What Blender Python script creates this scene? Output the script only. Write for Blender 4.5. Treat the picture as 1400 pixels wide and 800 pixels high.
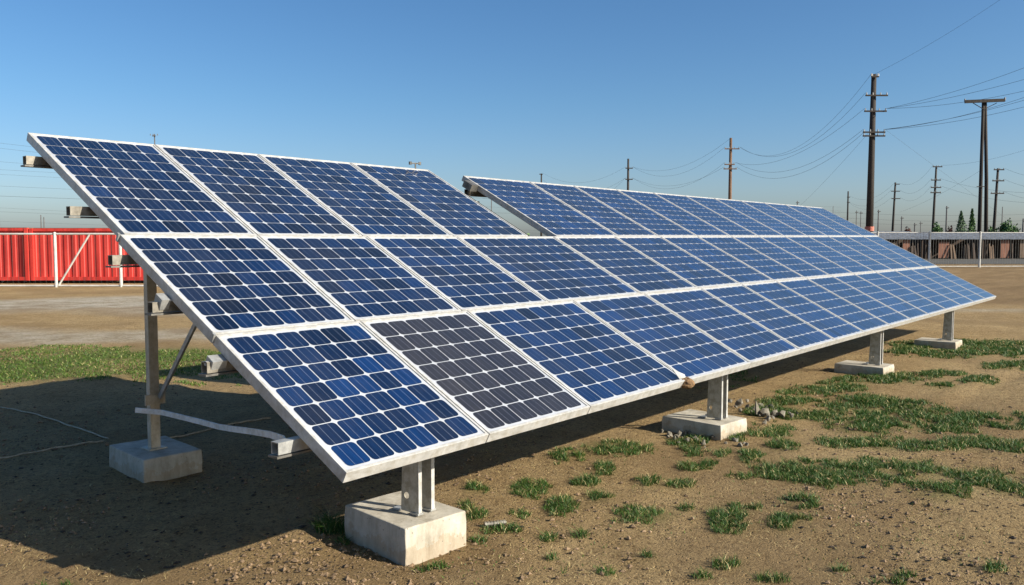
import bpy, bmesh, math, random
import numpy as np
from mathutils import Vector, Matrix
random.seed(7); rng = np.random.default_rng(11)
R = math.radians
S = bpy.context.scene
COL = S.collection
for o in list(bpy.data.objects): bpy.data.objects.remove(o)

# ------------------------------------------------------------------ camera
CAM = np.array([-2.2826, -2.7818, 1.6405]); FPX = 1145.6
YAW, PITCH = R(50.715), R(3.497)
cd = bpy.data.cameras.new('camera'); cam = bpy.data.objects.new('camera', cd); COL.objects.link(cam)
cam.location = CAM; cam.rotation_euler = (R(90) - PITCH, 0, -YAW)
cd.sensor_width = 36; cd.lens = 36 * FPX / 1400; cd.clip_start = .05; cd.clip_end = 6000
S.camera = cam
S.render.resolution_x, S.render.resolution_y = 1024, 585
# ------------------------------------------------------------------ sky and sun
SUN = Vector((.55, -1.85, 1.0)).normalized()
EL = math.asin(SUN.z); HEAD = math.atan2(SUN.x, SUN.y)
w = bpy.data.worlds.new('World'); S.world = w; w.use_nodes = True
nt = w.node_tree; nt.nodes.clear()
sky = nt.nodes.new('ShaderNodeTexSky'); sky.sky_type = 'NISHITA'; sky.sun_disc = False
sky.sun_elevation = EL; sky.sun_rotation = HEAD
sky.altitude = 0; sky.air_density = .85; sky.dust_density = 1.3; sky.ozone_density = 1.8
bg = nt.nodes.new('ShaderNodeBackground'); bg.inputs[1].default_value = .083
wo = nt.nodes.new('ShaderNodeOutputWorld')
hs = nt.nodes.new('ShaderNodeHueSaturation'); hs.inputs['Saturation'].default_value = 1.2
nt.links.new(sky.outputs[0], hs.inputs['Color']); tn = nt.nodes.new('ShaderNodeMix'); tn.data_type = 'RGBA'; tn.blend_type = 'MULTIPLY'; tn.inputs[0].default_value = 1; tn.inputs[7].default_value = (.86, .985, 1.03, 1)
nt.links.new(hs.outputs[0], tn.inputs[6])
wc = nt.nodes.new('ShaderNodeTexCoord'); wx = nt.nodes.new('ShaderNodeSeparateXYZ'); nt.links.new(wc.outputs['Generated'], wx.inputs[0])
wr = nt.nodes.new('ShaderNodeValToRGB'); nt.links.new(wx.outputs[2], wr.inputs[0])
wr.color_ramp.elements[0].position = 0; wr.color_ramp.elements[0].color = (1.04, .93, 1.04, 1)
wr.color_ramp.elements[1].position = .16; wr.color_ramp.elements[1].color = (.93, .98, 1.03, 1)
t2 = nt.nodes.new('ShaderNodeMix'); t2.data_type = 'RGBA'; t2.blend_type = 'MULTIPLY'; t2.inputs[0].default_value = 1
nt.links.new(tn.outputs[2], t2.inputs[6]); nt.links.new(wr.outputs[0], t2.inputs[7]); nt.links.new(t2.outputs[2], bg.inputs[0]); nt.links.new(bg.outputs[0], wo.inputs[0])
sl = bpy.data.lights.new('sun', 'SUN'); sl.energy = 5.0; sl.angle = R(.5); sl.color = (1, .93, .80)
so = bpy.data.objects.new('sun', sl); COL.objects.link(so)
so.rotation_euler = SUN.to_track_quat('Z', 'Y').to_euler(); so.location = (0, 0, 30)
S.view_settings.view_transform = 'Standard'; S.view_settings.look = 'None'
S.view_settings.exposure = .70; S.view_settings.gamma = 1; S.view_settings.use_curve_mapping = False

# ------------------------------------------------------------------ pixel -> world helpers
FW = np.array([math.sin(YAW)*math.cos(PITCH), math.cos(YAW)*math.cos(PITCH), -math.sin(PITCH)])
RT = np.array([math.cos(YAW), -math.sin(YAW), 0.]); UP = np.cross(RT, FW)
def ray(px, py): return FW*FPX + RT*(px-700) + UP*(400-py)
def gnd(px, py, z=0.):
    d = ray(px, py); return CAM + d*((z-CAM[2])/d[2])
def dep(px, py, d):                              # point at depth d along the view
    return CAM + ray(px, py)*(d/FPX)
def topix(P):
    D = P-CAM; z = D@FW; return 700+FPX*(D@RT)/z, 400-FPX*(D@UP)/z
# ------------------------------------------------------------------ value noise
_tab = rng.random((256, 256))
def vn(x, y, seed=0):
    x = np.asarray(x, float)+seed*17.3; y = np.asarray(y, float)+seed*9.1
    xi = np.floor(x).astype(int); yi = np.floor(y).astype(int); fx = x-xi; fy = y-yi
    fx = fx*fx*(3-2*fx); fy = fy*fy*(3-2*fy)
    t = lambda a, b: _tab[a % 256, b % 256]
    return (t(xi, yi)*(1-fx)+t(xi+1, yi)*fx)*(1-fy)+(t(xi, yi+1)*(1-fx)+t(xi+1, yi+1)*fx)*fy
def height(x, y):
    x = np.asarray(x, float); y = np.asarray(y, float)
    r = np.hypot(x-CAM[0], y-CAM[1]); near = np.clip((40-r)/25, 0, 1)
    h = (vn(x*.45, y*.45, 1)-.5)*.035+(vn(x*1.7, y*1.7, 2)-.5)*.026+(vn(x*6, y*6, 3)-.5)*.016+(vn(x*17, y*17, 4)-.5)*.016
    for yc in (-1.15, -2.55):                       # old shallow wheel ruts on the open side
        h = h-.028*np.exp(-((y-yc-.22*np.sin(x*.42+yc))/.10)**2)*np.clip((x-4.5)/2, 0, 1)+.012*np.exp(-((y-yc-.2-.22*np.sin(x*.42+yc))/.08)**2)*np.clip((x-4.5)/2, 0, 1)
    return h*near - .02

# ------------------------------------------------------------------ materials
def newmat(name):
    m = bpy.data.materials.new(name); m.use_nodes = True
    return m, m.node_tree, m.node_tree.nodes['Principled BSDF']
def N(nt, t, **k):
    n = nt.nodes.new('ShaderNode'+t)
    for a, b in k.items(): setattr(n, a, b)
    return n
def noise(nt, scale, detail=4, rough=.6, coord='Object', stretch=None):
    tc = N(nt, 'TexCoord'); n = N(nt, 'TexNoise'); n.inputs['Scale'].default_value = scale
    n.inputs['Detail'].default_value = detail; n.inputs['Roughness'].default_value = rough
    if stretch:
        mp = N(nt, 'Mapping'); mp.inputs['Scale'].default_value = stretch
        nt.links.new(tc.outputs[coord], mp.inputs[0]); nt.links.new(mp.outputs[0], n.inputs['Vector'])
    else: nt.links.new(tc.outputs[coord], n.inputs['Vector'])
    return n.outputs['Fac']
def ramp(nt, fac, stops):
    r = N(nt, 'ValToRGB'); e = r.color_ramp.elements
    while len(e) < len(stops): e.new(.5)
    for el, (p, c) in zip(e, stops):
        el.position = p; el.color = (*c, 1) if len(c) == 3 else c
    nt.links.new(fac, r.inputs[0]); return r.outputs[0]
def mix(nt, fac, a, b, mode='MIX'):
    m = N(nt, 'Mix', data_type='RGBA', blend_type=mode)
    for s, v in ((m.inputs[0], fac), (m.inputs[6], a), (m.inputs[7], b)):
        if hasattr(v, 'links') or hasattr(v, 'node'): nt.links.new(v, s)
        elif isinstance(v, tuple): s.default_value = (*v, 1)
        else: s.default_value = v
    return m.outputs[2]
def bump(nt, fac, strength, dist, b):
    n = N(nt, 'Bump'); n.inputs['Strength'].default_value = strength; n.inputs['Distance'].default_value = dist
    nt.links.new(fac, n.inputs['Height']); nt.links.new(n.outputs[0], b.inputs['Normal'])
def simple(name, c1, c2, scale=6, rough=.6, metal=0, bs=.2, bd=.005, stretch=None, lo=.35, hi=.65):
    m, t, b = newmat(name)
    f = noise(t, scale, 6, .65, stretch=stretch)
    t.links.new(ramp(t, f, [(lo, c1), (hi, c2)]), b.inputs['Base Color'])
    b.inputs['Roughness'].default_value = rough; b.inputs['Metallic'].default_value = metal
    if bs: bump(t, noise(t, scale*5, 4, .7, stretch=stretch), bs, bd, b)
    return m

M = {}
M['frame'] = simple('anodised_frame', (.40, .395, .375), (.54, .53, .51), 9, .38, 0, .05, .001)
M['frame_cream'] = simple('weathered_frame_edge', (.50, .47, .41), (.66, .63, .56), 14, .5, 0, .1, .001, (.3, 1, 1))
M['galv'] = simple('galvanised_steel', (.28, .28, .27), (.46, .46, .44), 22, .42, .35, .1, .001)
M['galv_dark'] = simple('dull_steel', (.10, .095, .085), (.22, .21, .19), 15, .5, .5, .1, .001)
M['post'] = simple('tarnished_steel_post', (.42, .38, .30), (.62, .57, .47), 10, .5, .3, .12, .001, (1, 1, .2))
M['plate'] = simple('painted_pier_plate', (.38, .345, .275), (.52, .48, .40), 8, .5, .15, .1, .001)
M['concrete'] = simple('cast_concrete', (.38, .34, .27), (.53, .485, .40), 7, .9, 0, .5, .004)
M['backsheet'] = simple('white_backsheet', (.42, .43, .45), (.50, .51, .53), 5, .5, 0, 0)
M['stone'] = simple('broken_concrete', (.10, .085, .06), (.27, .24, .19), 9, .9, 0, .6, .01)
M['pebble'] = simple('soil_clod', (.10, .065, .035), (.30, .20, .115), 3, .95, 0, .4, .004)
M['woodpole'] = simple('creosoted_pole', (.018, .014, .011), (.045, .034, .026), 3, .85, 0, .3, .01, (1, 1, .1))
M['brownpole'] = simple('sunbleached_pole', (.07, .035, .018), (.20, .11, .06), 2.5, .85, 0, .3, .01, (1, 1, .3))
M['wire'] = simple('cable', (.05, .055, .06), (.09, .095, .10), 3, .6, .2, 0)
M['porcelain'] = simple('insulator', (.10, .09, .08), (.2, .19, .18), 9, .3, 0, 0)
M['fencewhite'] = simple('white_painted_pipe', (.46, .44, .39), (.62, .60, .55), 3, .55, 0, .05, .002)
M['fencewire'] = simple('fence_wire', (.14, .135, .12), (.24, .23, .21), 8, .5, .4, 0)
M['orange'] = simple('orange_marker', (.40, .08, .05), (.60, .22, .15), 4, .6, 0, 0)
M['cord'] = simple('sisal_cord', (.32, .26, .17), (.50, .42, .30), 30, .9, 0, .2, .001)
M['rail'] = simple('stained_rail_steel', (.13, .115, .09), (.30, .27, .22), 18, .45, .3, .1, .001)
M['farpole'] = simple('hazed_far_pole', (.08, .075, .07), (.13, .125, .12), 3, .9, 0, 0)  # distance haze is put into the colour as a lighter grey
M['pit_shade'] = simple('pit_shade_specks', (.02, .014, .009), (.06, .042, .026), 9, .95, 0, 0)  # near-black, the shade inside soil pits given as a colour
M['plastic'] = simple('white_plastic_strip', (.66, .66, .64), (.80, .80, .78), 8, .45, 0, 0)
M['mud'] = simple('dried_mud', (.10, .055, .025), (.28, .17, .08), 30, .95, 0, .8, .006)
M['roofmetal'] = simple('pale_sheet_roof', (.04, .045, .055), (.20, .22, .25), .9, .8, 0, .1, .01, (4, 4, 1))
M['planks_dark'] = simple('dark_timber', (.03, .018, .012), (.09, .055, .035), 3, .8, 0, .4, .01, (3, 3, .2))
M['planks_pink'] = simple('pinkish_board', (.15, .06, .035), (.34, .15, .09), 2, .8, 0, .3, .01, (2, 2, .3))
M['planks_tan'] = simple('tan_board', (.10, .065, .04), (.22, .14, .085), 2, .8, 0, .3, .01, (2, 2, .3))
M['asphalt'] = simple('grey_yard', (.045, .04, .032), (.09, .08, .062), .7, .95, 0, .3, .01)
M['bark'] = simple('bark', (.05, .035, .025), (.12, .09, .06), 6, .9, 0, .5, .01, (1, 1, .2))
M['redpaint'] = None

# solar cells: colour per cell from an attribute, busbars and fingers from the cell's own UV
def cell_mat():
    m, t, b = newmat('silicon_cells')
    at = N(t, 'Attribute', attribute_name='cell_shade')
    sep = N(t, 'SeparateColor'); t.links.new(at.outputs['Color'], sep.inputs[0])
    base = ramp(t, sep.outputs[0], [(0, (.0016, .0040, .011)), (.5, (.0022, .012, .044)), (1, (.0028, .025, .100))])
    grey = ramp(t, sep.outputs[0], [(0, (.015, .0135, .0135)), (1, (.026, .023, .023))])
    c = mix(t, sep.outputs[1], base, grey)
    uv = N(t, 'UVMap', uv_map='cell_uv'); sx = N(t, 'SeparateXYZ'); t.links.new(uv.outputs[0], sx.inputs[0])
    # streaks running down the slope
    mp = N(t, 'Mapping'); mp.inputs['Scale'].default_value = (16, .7, 1); t.links.new(uv.outputs[0], mp.inputs[0])
    n = N(t, 'TexNoise'); n.inputs['Scale'].default_value = 1.3; n.inputs['Detail'].default_value = 5; t.links.new(mp.outputs[0], n.inputs['Vector'])
    st = ramp(t, n.outputs['Fac'], [(.3, (.62, .64, .68)), (.72, (1.45, 1.42, 1.35))])
    c = mix(t, 1.0, c, st, 'MULTIPLY')
    fr = N(t, 'Math', operation='FRACT'); t.links.new(sx.outputs[0], fr.inputs[0])
    def bar(pos, wdt):
        a = N(t, 'Math', operation='SUBTRACT'); t.links.new(fr.outputs[0], a.inputs[0]); a.inputs[1].default_value = pos
        bb = N(t, 'Math', operation='ABSOLUTE'); t.links.new(a.outputs[0], bb.inputs[0])
        l = N(t, 'Math', operation='LESS_THAN'); t.links.new(bb.outputs[0], l.inputs[0]); l.inputs[1].default_value = wdt
        return l.outputs[0]
    s = N(t, 'Math', operation='ADD'); t.links.new(bar(.3, .008), s.inputs[0]); t.links.new(bar(.68, .008), s.inputs[1])
    s.use_clamp = True
    k = N(t, 'Math', operation='MULTIPLY'); t.links.new(s.outputs[0], k.inputs[0]); k.inputs[1].default_value = .42
    c = mix(t, k.outputs[0], c, (.34, .36, .42))
    # light dust over the glass
    du = noise(t, 2.2, 6, .7); d2 = ramp(t, du, [(.45, (0, 0, 0)), (.8, (.05, .05, .05))])
    sp = N(t, 'SeparateColor'); t.links.new(d2, sp.inputs[0])
    c = mix(t, sp.outputs[0], c, (.35, .31, .26))
    t.links.new(c, b.inputs['Base Color'])
    b.inputs['Roughness'].default_value = .35
    b.inputs['Specular IOR Level'].default_value = .3
    b.inputs['Sheen Weight'].default_value = .42; b.inputs['Sheen Roughness'].default_value = .22; b.inputs['Sheen Tint'].default_value = (.75, .85, 1, 1); b.inputs['Coat Weight'].default_value = 1; b.inputs['Coat Roughness'].default_value = .04; b.inputs['Coat IOR'].default_value = 1.5
    bump(t, noise(t, 3.0, 3, .5), .04, .01, b)
    return m
M['cells'] = cell_mat()
def dirty_concrete():
    m = M['concrete']; t = m.node_tree; b = t.nodes['Principled BSDF']; c = b.inputs['Base Color'].links[0].from_socket
    tc = N(t, 'TexCoord'); sx = N(t, 'SeparateXYZ'); t.links.new(tc.outputs['Object'], sx.inputs[0])
    n = N(t, 'MapRange'); n.inputs[1].default_value = .35; n.inputs[2].default_value = .65; n.inputs[3].default_value = .0; n.inputs[4].default_value = .11
    t.links.new(noise(t, 11, 6, .75), n.inputs[0]); l = N(t, 'Math', operation='LESS_THAN'); t.links.new(sx.outputs[2], l.inputs[0]); t.links.new(n.outputs[0], l.inputs[1])
    k = N(t, 'Math', operation='MULTIPLY'); t.links.new(l.outputs[0], k.inputs[0]); k.inputs[1].default_value = .4
    c = mix(t, k.outputs[0], c, (.34, .23, .12))
    v = N(t, 'TexVoronoi'); v.inputs['Scale'].default_value = 38; t.links.new(tc.outputs['Object'], v.inputs['Vector'])
    l2 = N(t, 'Math', operation='LESS_THAN'); t.links.new(v.outputs['Distance'], l2.inputs[0]); l2.inputs[1].default_value = .12
    l3 = N(t, 'Math', operation='GREATER_THAN'); t.links.new(noise(t, 9, 2, .5), l3.inputs[0]); l3.inputs[1].default_value = .55
    k2 = N(t, 'Math', operation='MULTIPLY'); t.links.new(l2.outputs[0], k2.inputs[0]); t.links.new(l3.outputs[0], k2.inputs[1])
    c = mix(t, k2.outputs[0], c, (.13, .11, .085)); st = ramp(t, noise(t, 4, 6, .75, stretch=(2.5, 2.5, .6)), [(.35, (.72, .70, .66)), (.55, (1, 1, 1))])
    c = mix(t, 1., c, st, 'MULTIPLY'); t.links.new(c, b.inputs['Base Color'])
dirty_concrete()
def grimy(mt, amt):
    t = M[mt].node_tree; b = t.nodes['Principled BSDF']; c = b.inputs['Base Color'].links[0].from_socket
    st = ramp(t, noise(t, 16, 7, .8, stretch=(1, 1, 1)), [(.40, (amt, amt*.96, amt*.88)), (.56, (1, 1, 1))])
    t.links.new(mix(t, 1., c, st, 'MULTIPLY'), b.inputs['Base Color'])
grimy('frame', .78); grimy('plate', .75); grimy('post', .8); grimy('plastic', .85)
M['backsheet'].node_tree.nodes['Principled BSDF'].inputs['Coat Weight'].default_value = 1
M['backsheet'].node_tree.nodes['Principled BSDF'].inputs['Coat Roughness'].default_value = .05

def ground_mat():
    m, t, b = newmat('dry_soil')
    tc = N(t, 'TexCoord')
    big = noise(t, .35, 5, .6); mid = noise(t, 2.2, 6, .65); fine = noise(t, 22, 8, .75); ff = noise(t, 75, 5, .8)
    a = ramp(t, mid, [(.30, (.29, .190, .085)), (.5, (.42, .290, .140)), (.72, (.54, .395, .21))])
    c = mix(t, .55, a, ramp(t, big, [(.35, (.34, .225, .105)), (.65, (.52, .37, .185))]))
    c = mix(t, 1.0, c, ramp(t, fine, [(.34, (.42, .38, .33)), (.47, (1, 1, 1)), (.66, (1.22, 1.21, 1.18))]), 'MULTIPLY')
    c = mix(t, 1.0, c, ramp(t, ff, [(.36, (.45, .42, .38)), (.48, (1, 1, 1)), (.64, (1.25, 1.24, 1.2))]), 'MULTIPLY')
    # zones: vertex attribute (r gravel, g grass stain, b damp tilled soil)
    at = N(t, 'Attribute', attribute_name='zone'); s = N(t, 'SeparateColor'); t.links.new(at.outputs['Color'], s.inputs[0])
    grav = ramp(t, fine, [(.3, (.34, .30, .23)), (.5, (.56, .50, .40)), (.7, (.74, .68, .56))])
    grav = mix(t, 1., grav, ramp(t, noise(t, 1.6, 7, .75), [(.36, (.58, .53, .46)), (.5, (.9, .88, .84)), (.64, (1.1, 1.1, 1.1))]), 'MULTIPLY')
    c = mix(t, s.outputs[0], c, grav)
    gr = ramp(t, mid, [(.3, (.075, .12, .022)), (.7, (.19, .21, .06))])
    c = mix(t, s.outputs[1], c, gr)
    dk = ramp(t, noise(t, 1.2, 7, .7, stretch=(.25, 1, 1)), [(.3, (.20, .125, .058)), (.7, (.36, .24, .12))])
    c = mix(t, s.outputs[2], c, dk)
    t.links.new(c, b.inputs['Base Color']); b.inputs['Roughness'].default_value = .97
    b.inputs['Specular IOR Level'].default_value = .15
    vo = N(t, 'TexVoronoi'); vo.inputs['Scale'].default_value = 26; vo.inputs['Randomness'].default_value = 1; t.links.new(tc.outputs['Object'], vo.inputs['Vector'])
    pit = N(t, 'MapRange'); pit.inputs[1].default_value = .05; pit.inputs[2].default_value = .22; t.links.new(vo.outputs['Distance'], pit.inputs[0])
    a0 = N(t, 'Math', operation='ADD'); t.links.new(fine, a0.inputs[0]); t.links.new(pit.outputs[0], a0.inputs[1])
    ad = N(t, 'Math', operation='ADD'); t.links.new(a0.outputs[0], ad.inputs[0]); t.links.new(ff, ad.inputs[1])
    bump(t, ad.outputs[0], 1.0, .045, b)
    return m
M['soil'] = ground_mat()
def grass_mat():
    m, t, b = newmat('grass_blades')
    at = N(t, 'Attribute', attribute_name='tint'); s = N(t, 'SeparateColor'); t.links.new(at.outputs['Color'], s.inputs[0])
    c = ramp(t, s.outputs[0], [(0, (.018, .052, .007)), (.5, (.045, .108, .012)), (.85, (.11, .175, .020)), (1, (.60, .47, .22))])
    t.links.new(c, b.inputs['Base Color']); b.inputs['Roughness'].default_value = .6
    b.inputs['Subsurface Weight'].default_value = 0
    tr = N(t, 'BsdfTranslucent'); t.links.new(c, tr.inputs[0]); mx = N(t, 'MixShader'); mx.inputs[0].default_value = .25
    out = t.nodes['Material Output']; t.links.new(b.outputs[0], mx.inputs[1]); t.links.new(tr.outputs[0], mx.inputs[2]); t.links.new(mx.outputs[0], out.inputs[0])
    return m
M['grass'] = grass_mat()
def leafmat(name, c1, c2):
    m, t, b = newmat(name); t.links.new(ramp(t, noise(t, 2.5, 4, .7), [(.35, c1), (.65, c2)]), b.inputs['Base Color'])
    b.inputs['Roughness'].default_value = .7; return m
M['leaf'] = leafmat('green_leaves', (.04, .10, .022), (.10, .19, .045))
M['leaf2'] = leafmat('bluish_needles', (.06, .12, .05), (.13, .21, .09))
M['leafred'] = leafmat('rusty_leaves', (.07, .025, .018), (.15, .06, .04))
def redmat():
    m, t, b = newmat('red_container_paint')
    n = noise(t, .5, 5, .6); n2 = noise(t, 1.2, 5, .7, stretch=(3, 3, .15))
    c = ramp(t, n, [(.35, (.48, .028, .020)), (.65, (.66, .050, .036))])
    c = mix(t, 1., c, ramp(t, n2, [(.36, (.60, .7, .7)), (.5, (1, 1, 1)), (.66, (1.05, 1.5, 1.4))]), 'MULTIPLY')
    t.links.new(c, b.inputs['Base Color']); b.inputs['Roughness'].default_value = .55
    return m
M['redpaint'] = redmat()

# ------------------------------------------------------------------ mesh helpers
class MB:
    def __init__(s): s.v = []; s.f = []
    def add(s, vs, fs):
        k = len(s.v); s.v += [tuple(map(float, v)) for v in vs]; s.f += [tuple(i+k for i in f) for f in fs]; return s
    def box(s, c, size, rz=0., axes=None):
        c = np.array(c, float); h = np.array(size, float)/2
        if axes is None:
            ax = np.array([[math.cos(rz), math.sin(rz), 0], [-math.sin(rz), math.cos(rz), 0], [0, 0, 1]])
        else: ax = np.array(axes, float)
        vs = [c+ax[0]*x*h[0]+ax[1]*y*h[1]+ax[2]*z*h[2] for x in (-1, 1) for y in (-1, 1) for z in (-1, 1)]
        return s.add(vs, [(0, 1, 3, 2), (4, 6, 7, 5), (0, 4, 5, 1), (2, 3, 7, 6), (0, 2, 6, 4), (1, 5, 7, 3)])
    def bar(s, a, b, wx, wz, up=(0, 0, 1)):           # rectangular bar between points
        a = np.array(a, float); b = np.array(b, float); d = b-a; L = np.linalg.norm(d); d /= L
        x = np.cross(d, up); x /= np.linalg.norm(x); z = np.cross(x, d)
        return s.box((a+b)/2, (wx, L, wz), axes=(x, d, z))
    def tube(s, pts, r, n=8, r2=None, cap=True):
        pts = [np.array(p, float) for p in pts]; m = len(pts); k0 = len(s.v); vs = []; fs = []
        for i, p in enumerate(pts):
            d = pts[min(i+1, m-1)]-pts[max(i-1, 0)]; d /= np.linalg.norm(d)
            ref = np.array([0, 0, 1.]) if abs(d[2]) < .9 else np.array([1., 0, 0])
            x = np.cross(d, ref); x /= np.linalg.norm(x); y = np.cross(d, x)
            rr = r if r2 is None else r+(r2-r)*i/(m-1)
            for j in range(n):
                a = 2*math.pi*j/n; vs.append(p+x*math.cos(a)*rr+y*math.sin(a)*rr)
        for i in range(m-1):
            for j in range(n):
                fs.append((i*n+j, i*n+(j+1) % n, (i+1)*n+(j+1) % n, (i+1)*n+j))
        if cap and n > 2: fs += [tuple(range(n))[::-1], tuple((m-1)*n+j for j in range(n))]
        return s.add(vs, fs)
    def extrude(s, prof, a, b, X, Y):                 # closed 2D profile (in X,Y axes) swept from a to b
        a = np.array(a, float); b = np.array(b, float); X = np.array(X, float); Y = np.array(Y, float); n = len(prof)
        vs = [a+X*p[0]+Y*p[1] for p in prof]+[b+X*p[0]+Y*p[1] for p in prof]
        fs = [(i, (i+1) % n, n+(i+1) % n, n+i) for i in range(n)]+[tuple(range(n))[::-1], tuple(range(n, 2*n))]
        return s.add(vs, fs)
    def build(s, name, mat, parent=None, bevel=0, smooth=False, origin=None):
        me = bpy.data.meshes.new(name); v = np.array(s.v, float)
        base = np.array(parent['_o'] if parent is not None and '_o' in parent else (0, 0, 0), float)
        if origin is not None and parent is None: base = np.array(origin, float)
        v = v-base
        me.from_pydata([tuple(x) for x in v], [], s.f); me.update()
        bm = bmesh.new(); bm.from_mesh(me); bmesh.ops.recalc_face_normals(bm, faces=bm.faces); bm.to_mesh(me); bm.free()
        me.materials.append(mat)
        o = bpy.data.objects.new(name, me); COL.objects.link(o)
        if parent is not None: o.parent = parent; o['_o'] = list(base)
        elif origin is not None: o.location = base; o['_o'] = list(base)
        if smooth: me.polygons.foreach_set('use_smooth', [True]*len(me.polygons))
        if bevel:
            md = o.modifiers.new('bevel', 'BEVEL'); md.width = bevel; md.segments = 2; md.limit_method = 'ANGLE'
        return o
def tag(o, label=None, cat=None, group=None, kind=None):
    if label: o['label'] = label
    if cat: o['category'] = cat
    if group: o['group'] = group
    if kind: o['kind'] = kind
    return o
def empty(name, loc, *a, **k):
    o = bpy.data.objects.new(name, None); COL.objects.link(o); o.location = loc; o.empty_display_size = .2
    o['_o'] = list(map(float, loc)); return tag(o, *a, **k)

PATCH = [(1045,560,30,7),(950,601,24,5),(925,604,18,4),(1010,600,14,5),(765,623,24,9),(790,620,20,8),(838,612,52,12),(830,640,22,8),(800,656,20,10),(650,665,20,8),(725,665,28,12),(770,686,28,13),(820,675,20,9),(880,700,42,11),(890,657,22,8),(925,660,25,7),(948,617,34,9),(940,638,20,6),(968,633,16,5),
 (995,698,28,16),(998,712,30,12),(1075,712,34,13),(1052,588,40,12),(1070,612,30,9),(1030,622,24,7),(985,620,16,7),(1060,640,60,14),(1120,648,70,17),(1180,645,70,17),(1240,640,60,16),(1290,665,44,16),(1335,650,60,14),(1385,660,50,14),(1380,606,50,10),(1310,600,60,10),
 (1230,603,70,10),(1160,604,50,8),(1190,577,60,13),(1255,572,70,14),(1325,570,70,14),(1390,575,50,12),(1180,547,70,9),(1110,562,50,8),(1080,545,40,7),(1130,530,60,8),(1240,550,60,7),(1225,516,55,7),(1180,517,40,6),(1340,470,80,7),(1290,482,70,6),(1240,478,40,7),(1390,480,50,6),(1270,470,50,6),
 (1340,520,30,5),(1290,527,24,4),(1380,498,40,5),(882,756,26,7),(750,730,14,5),(755,756,10,4),(690,720,30,7),(650,704,24,8),(640,690,14,8),(576,774,14,4),(828,776,12,5),(1000,764,28,7),(1050,783,30,6),(1215,790,34,6),(1150,770,14,4),(455,722,22,9),(470,735,12,6),(652,735,16,5),
 (92,794,8,3),(1085,682,36,6),(1105,690,26,5),(1030,690,14,5),(600,770,14,4),(712,700,18,6),(790,725,14,4),(940,690,16,4),(1240,780,20,5),(1360,775,22,5),(1290,510,30,4),(1190,560,30,6),(60,800,10,4),(770,778,10,4),(960,780,16,4)]
# ------------------------------------------------------------------ ground, one sheet out to the horizon
def axis(c, n, near, far):
    t = np.linspace(-1, 1, n); k = 7.5
    return c+np.sign(t)*((np.exp(np.abs(t)*k)-1)/(math.exp(k)-1)*far)+t*near
def ground():
    gx = axis(2.0, 620, 13, 2500); gy = axis(1.0, 620, 11, 2500)
    X, Y = np.meshgrid(gx, gy, indexing='ij'); Z = height(X, Y)
    n = len(gx); V = np.stack([X, Y, Z], -1).reshape(-1, 3)
    i = np.arange(n-1)[:, None]*n+np.arange(n-1)[None]; F = np.stack([i, i+n, i+n+1, i+1], -1).reshape(-1, 4)
    me = bpy.data.meshes.new('ground'); me.vertices.add(len(V)); me.vertices.foreach_set('co', V.ravel())
    me.loops.add(F.size); me.loops.foreach_set('vertex_index', F.ravel().astype(np.int32))
    me.polygons.add(len(F)); me.polygons.foreach_set('loop_start', np.arange(len(F), dtype=np.int32)*4)
    me.update(calc_edges=True); me.polygons.foreach_set('use_smooth', np.ones(len(F), bool))
    # zones, in ground coordinates: q = distance along the view, l = sideways
    fx, fy = math.sin(YAW), math.cos(YAW); dx, dy = V[:, 0]-CAM[0], V[:, 1]-CAM[1]
    q = dx*fx+dy*fy; l = dx*fy-dy*fx
    wob = (vn(V[:, 0]*.35, V[:, 1]*.35, 5)-.5)
    def band(a, b, e):
        return np.clip((q+wob*e*2-a)/e, 0, 1)*np.clip((b-q-wob*e*2)/e, 0, 1)
    left = np.clip((1.5-l)/4+wob, 0, 1)
    grav = (band(13.0, 16.2, 1.0)*.75+band(18.5, 25, 1.5)*.9)*left
    gn = vn(V[:, 0]*1.3, V[:, 1]*1.3, 6)
    grass = band(9.8, 12.9, .7)*left*np.clip(gn*1.6, .25, .9)
    damp = np.clip((q-19+wob*8)/6, 0, 1)*np.clip((l-3)/6, 0, 1)*.9
    damp = np.maximum(damp, np.clip((vn(V[:, 0]*.8, V[:, 1]*.8, 8)-.62)*3, 0, .45))
    track = np.exp(-((q-(20.5-.05*l)+wob*.6)/.35)**2)*np.clip((l-6)/3, 0, 1)
    grav = np.maximum(grav, track*.6)
    for (cx, cy, rx, ry) in PATCH:
        p = gnd(cx, cy); ax = gnd(cx+rx, cy)[:2]-p[:2]; ay = gnd(cx, cy-ry)[:2]-p[:2]
        iv = np.linalg.inv(np.array([ax, ay]).T); uv = (V[:, :2]-p[:2]) @ iv.T; rr_ = (uv**2).sum(1)
        k = rr_ < 3; grass[k] = np.maximum(grass[k], np.clip(1.15-rr_[k]*.8, 0, 1)*np.clip((gn[k]-.15)*1.5, 0, 1)*(.75 if rx > 38 else .5))
    z = np.zeros((len(V), 4)); z[:, 0] = grav; z[:, 1] = grass; z[:, 2] = damp; z[:, 3] = 1
    a = me.attributes.new('zone', 'FLOAT_COLOR', 'POINT'); a.data.foreach_set('color', z.ravel())
    me.materials.append(M['soil']); o = bpy.data.objects.new('ground', me); COL.objects.link(o); o['kind'] = 'structure'
ground()
yard = MB(); pts = [gnd(1120, 361), gnd(1900, 361), gnd(1900, 341), gnd(1120, 341)]
yard.add([p+np.array([0, 0, .004]) for p in pts], [(0, 1, 2, 3)]); y_ = yard.build('yard_pavement', M['asphalt']); y_['kind'] = 'structure'

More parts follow.
